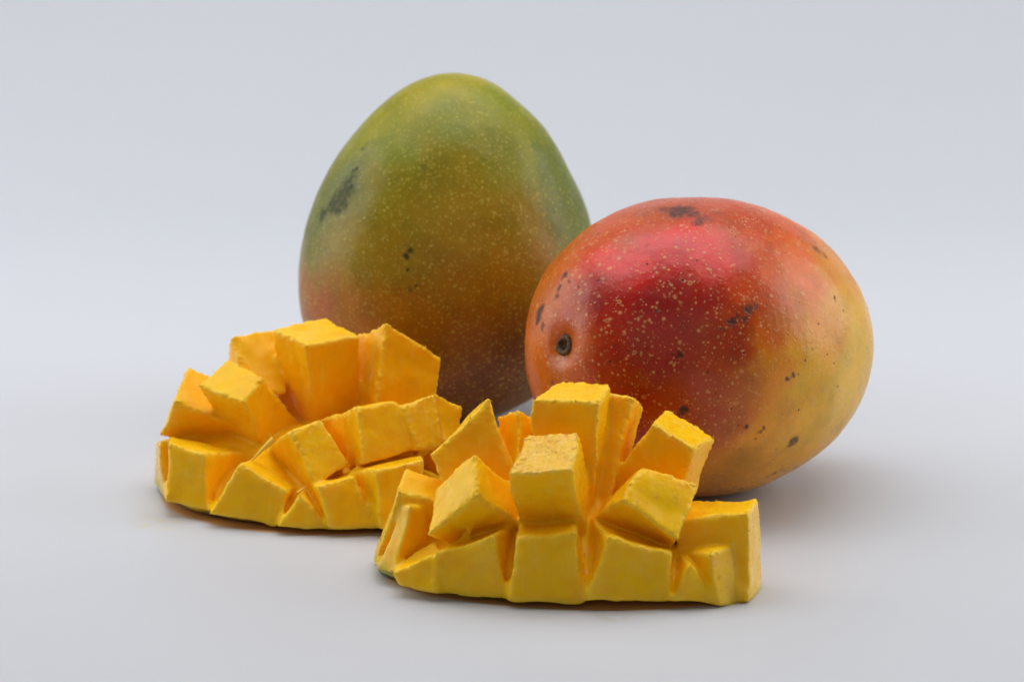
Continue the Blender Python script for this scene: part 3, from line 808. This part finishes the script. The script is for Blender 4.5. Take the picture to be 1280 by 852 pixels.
build_half([k for k in HEX if k[0] == 'F'], hidF, LOOP_F, (1.4, -5.9), 1.75, (1.4, -5.9),
    'mango half scored into yellow cubes in front of the red mango', {'F2': 1.0, 'F6': .35, 'F4': .12, 'F15': .2}, lambda k: {'F6': .8, 'F8': .7, 'F7': .5, 'F1': .45, 'F5': .5}.get(k, .15),
    greenF, skinF, lambda V: np.clip((-1.5 - V[:, 0]) / 1.5, 0, 1), 3,
    [('F9', 'F10', .1), ('F10', 'F10b', .12), ('F10b', 'F11', .93), ('F11', 'F12', .24), ('F12', 'F13', .20), ('F13', 'F14', .18), ('F14', 'F15', .18), ('F15', 'F16', .15)], {}, (1.7, -5.3, 1.3, 3.9, 1.35, 1.0, -.12), {'F2': 95, 'F15': 14, 'F4': 8, 'F6': 14})

LOOP_R = smooth_loop([(-10.65, 2.7, .0), (-10.2, 1.2, .0), (-9.45, -.05, .0), (-8.2, -.95, .0), (-7.0, -1.5, .03), (-5.6, -1.95, .14), (-4.2, -2.15, .2), (-2.8, -2.0, .16), (-1.6, -1.0, .05),
    (-1.3, .6, .0), (-2.3, 2.6, .0), (-4.2, 4.2, .0), (-6.4, 5.0, .0), (-8.6, 4.9, .0), (-10.2, 4.0, .0)], 8)
pr, dr = (-6.0, 1.5), (1, -.2)
hidR = [mirror_hex(HEX[k], pr, dr, .8, .1) for k in ('R2', 'R4', 'R5')]
def greenR(P):
    d = np.linalg.norm((P - np.array([-10.3, 1.7, .1])) / np.array([.9, 1.6, .6]), axis=1)
    low = np.clip(1 - P[:, 2] / .40, 0, 1) * .7
    return np.clip(np.maximum(np.clip(1.2 - d, 0, 1) * .6, low), 0, 1)
skinR = peel_edge_material('far_half_peel', (.20, .15, .02), (.38, .22, .03), (.05, .10, .05))
build_half([k for k in HEX if k[0] == 'R'], hidR, LOOP_R, (-6.0, 1.5), 1.45, (-6.0, 1.5),
    'mango half scored into orange-yellow cubes in front of the upright green mango', {'R8': .2, 'R5': .15}, lambda k: {'R13': .9, 'R14': .9, 'R12': .8, 'R10': .7, 'R7': .8, 'R8': .8, 'R9': .8}.get(k, .30),
    greenR, skinR, lambda V: np.clip((-9.6 - V[:, 0]) / .8, 0, 1), 41,
    [('R0', 'R1', .18), ('R1', 'R2', .10), ('R2', 'R3', .17), ('R3', 'R4', .20), ('R4', 'R5', .18)], {'R11': .45, 'R12': .3}, (-6.6, 2.0, 1.1, 3.7, 1.55, .95, -.15), {'R8': 6, 'R5': 5})

# ------------------------------------------------------------------ loose fibres and juice
def fibre_material():
    m = NT('pulp_fibre'); m.b.inputs['Base Color'].default_value = (.90, .55, .045, 1); m.b.inputs['Roughness'].default_value = .35
    m.b.inputs['Subsurface Weight'].default_value = .0; return m.m
FIB = fibre_material()
halves = {o.location.x > -.02: o for o in bpy.data.objects if o.name.startswith('cut_mango_half')}
for p0, p1, r, bend in [
        [[-6.834,-0.58,2.338],[-7.502,-0.92,1.841],0.09,[0,0,-0.12]],
        [[-6.092,-1.6,1.048],[-5.831,-1.4,1.224],0.05,[0,0,0]],
        [[-6.896,-0.4,2.334],[-7.021,-0.5,2.506],0.03,[0,0,0]]]:
    p0, p1 = np.array(p0), np.array(p1); d = p1 - p0; L = np.linalg.norm(d)
    near = p0[0] > -4 and p0[1] < -3
    par = halves[near]
    o_ = np.array([par.location.x, par.location.y, 0]) / S
    V, Q = cone(p0 - o_, d, L, r, np.array(bend), 7, 9)
    link('flesh_fibre', mesh_np('flesh_fibre', V * S, Q), FIB, par)
for p, r, st_ in [
        [[1.879,-7.85,1.85],0.018,2.2],
        [[1.886,-8.1,1.385],0.02,2.5],
        [[1.873,-8.3,0.993],0.03,1.9],
        [[1.893,-8.38,0.779],0.022,1.2],
        [[1.028,-7.4,2.232],0.02,1.0],
        [[4.433,-7.2,1.261],0.02,1.0]]:
    par = halves[True]; bm = bmesh.new(); bmesh.ops.create_uvsphere(bm, u_segments=14, v_segments=9, radius=r * S)
    for v in bm.verts: v.co.z *= st_
    me = bpy.data.meshes.new('juice_drop'); bm.to_mesh(me); bm.free()
    o = link('juice_drop', me, JUICE, par); o.location = Vector(p) * S - par.location
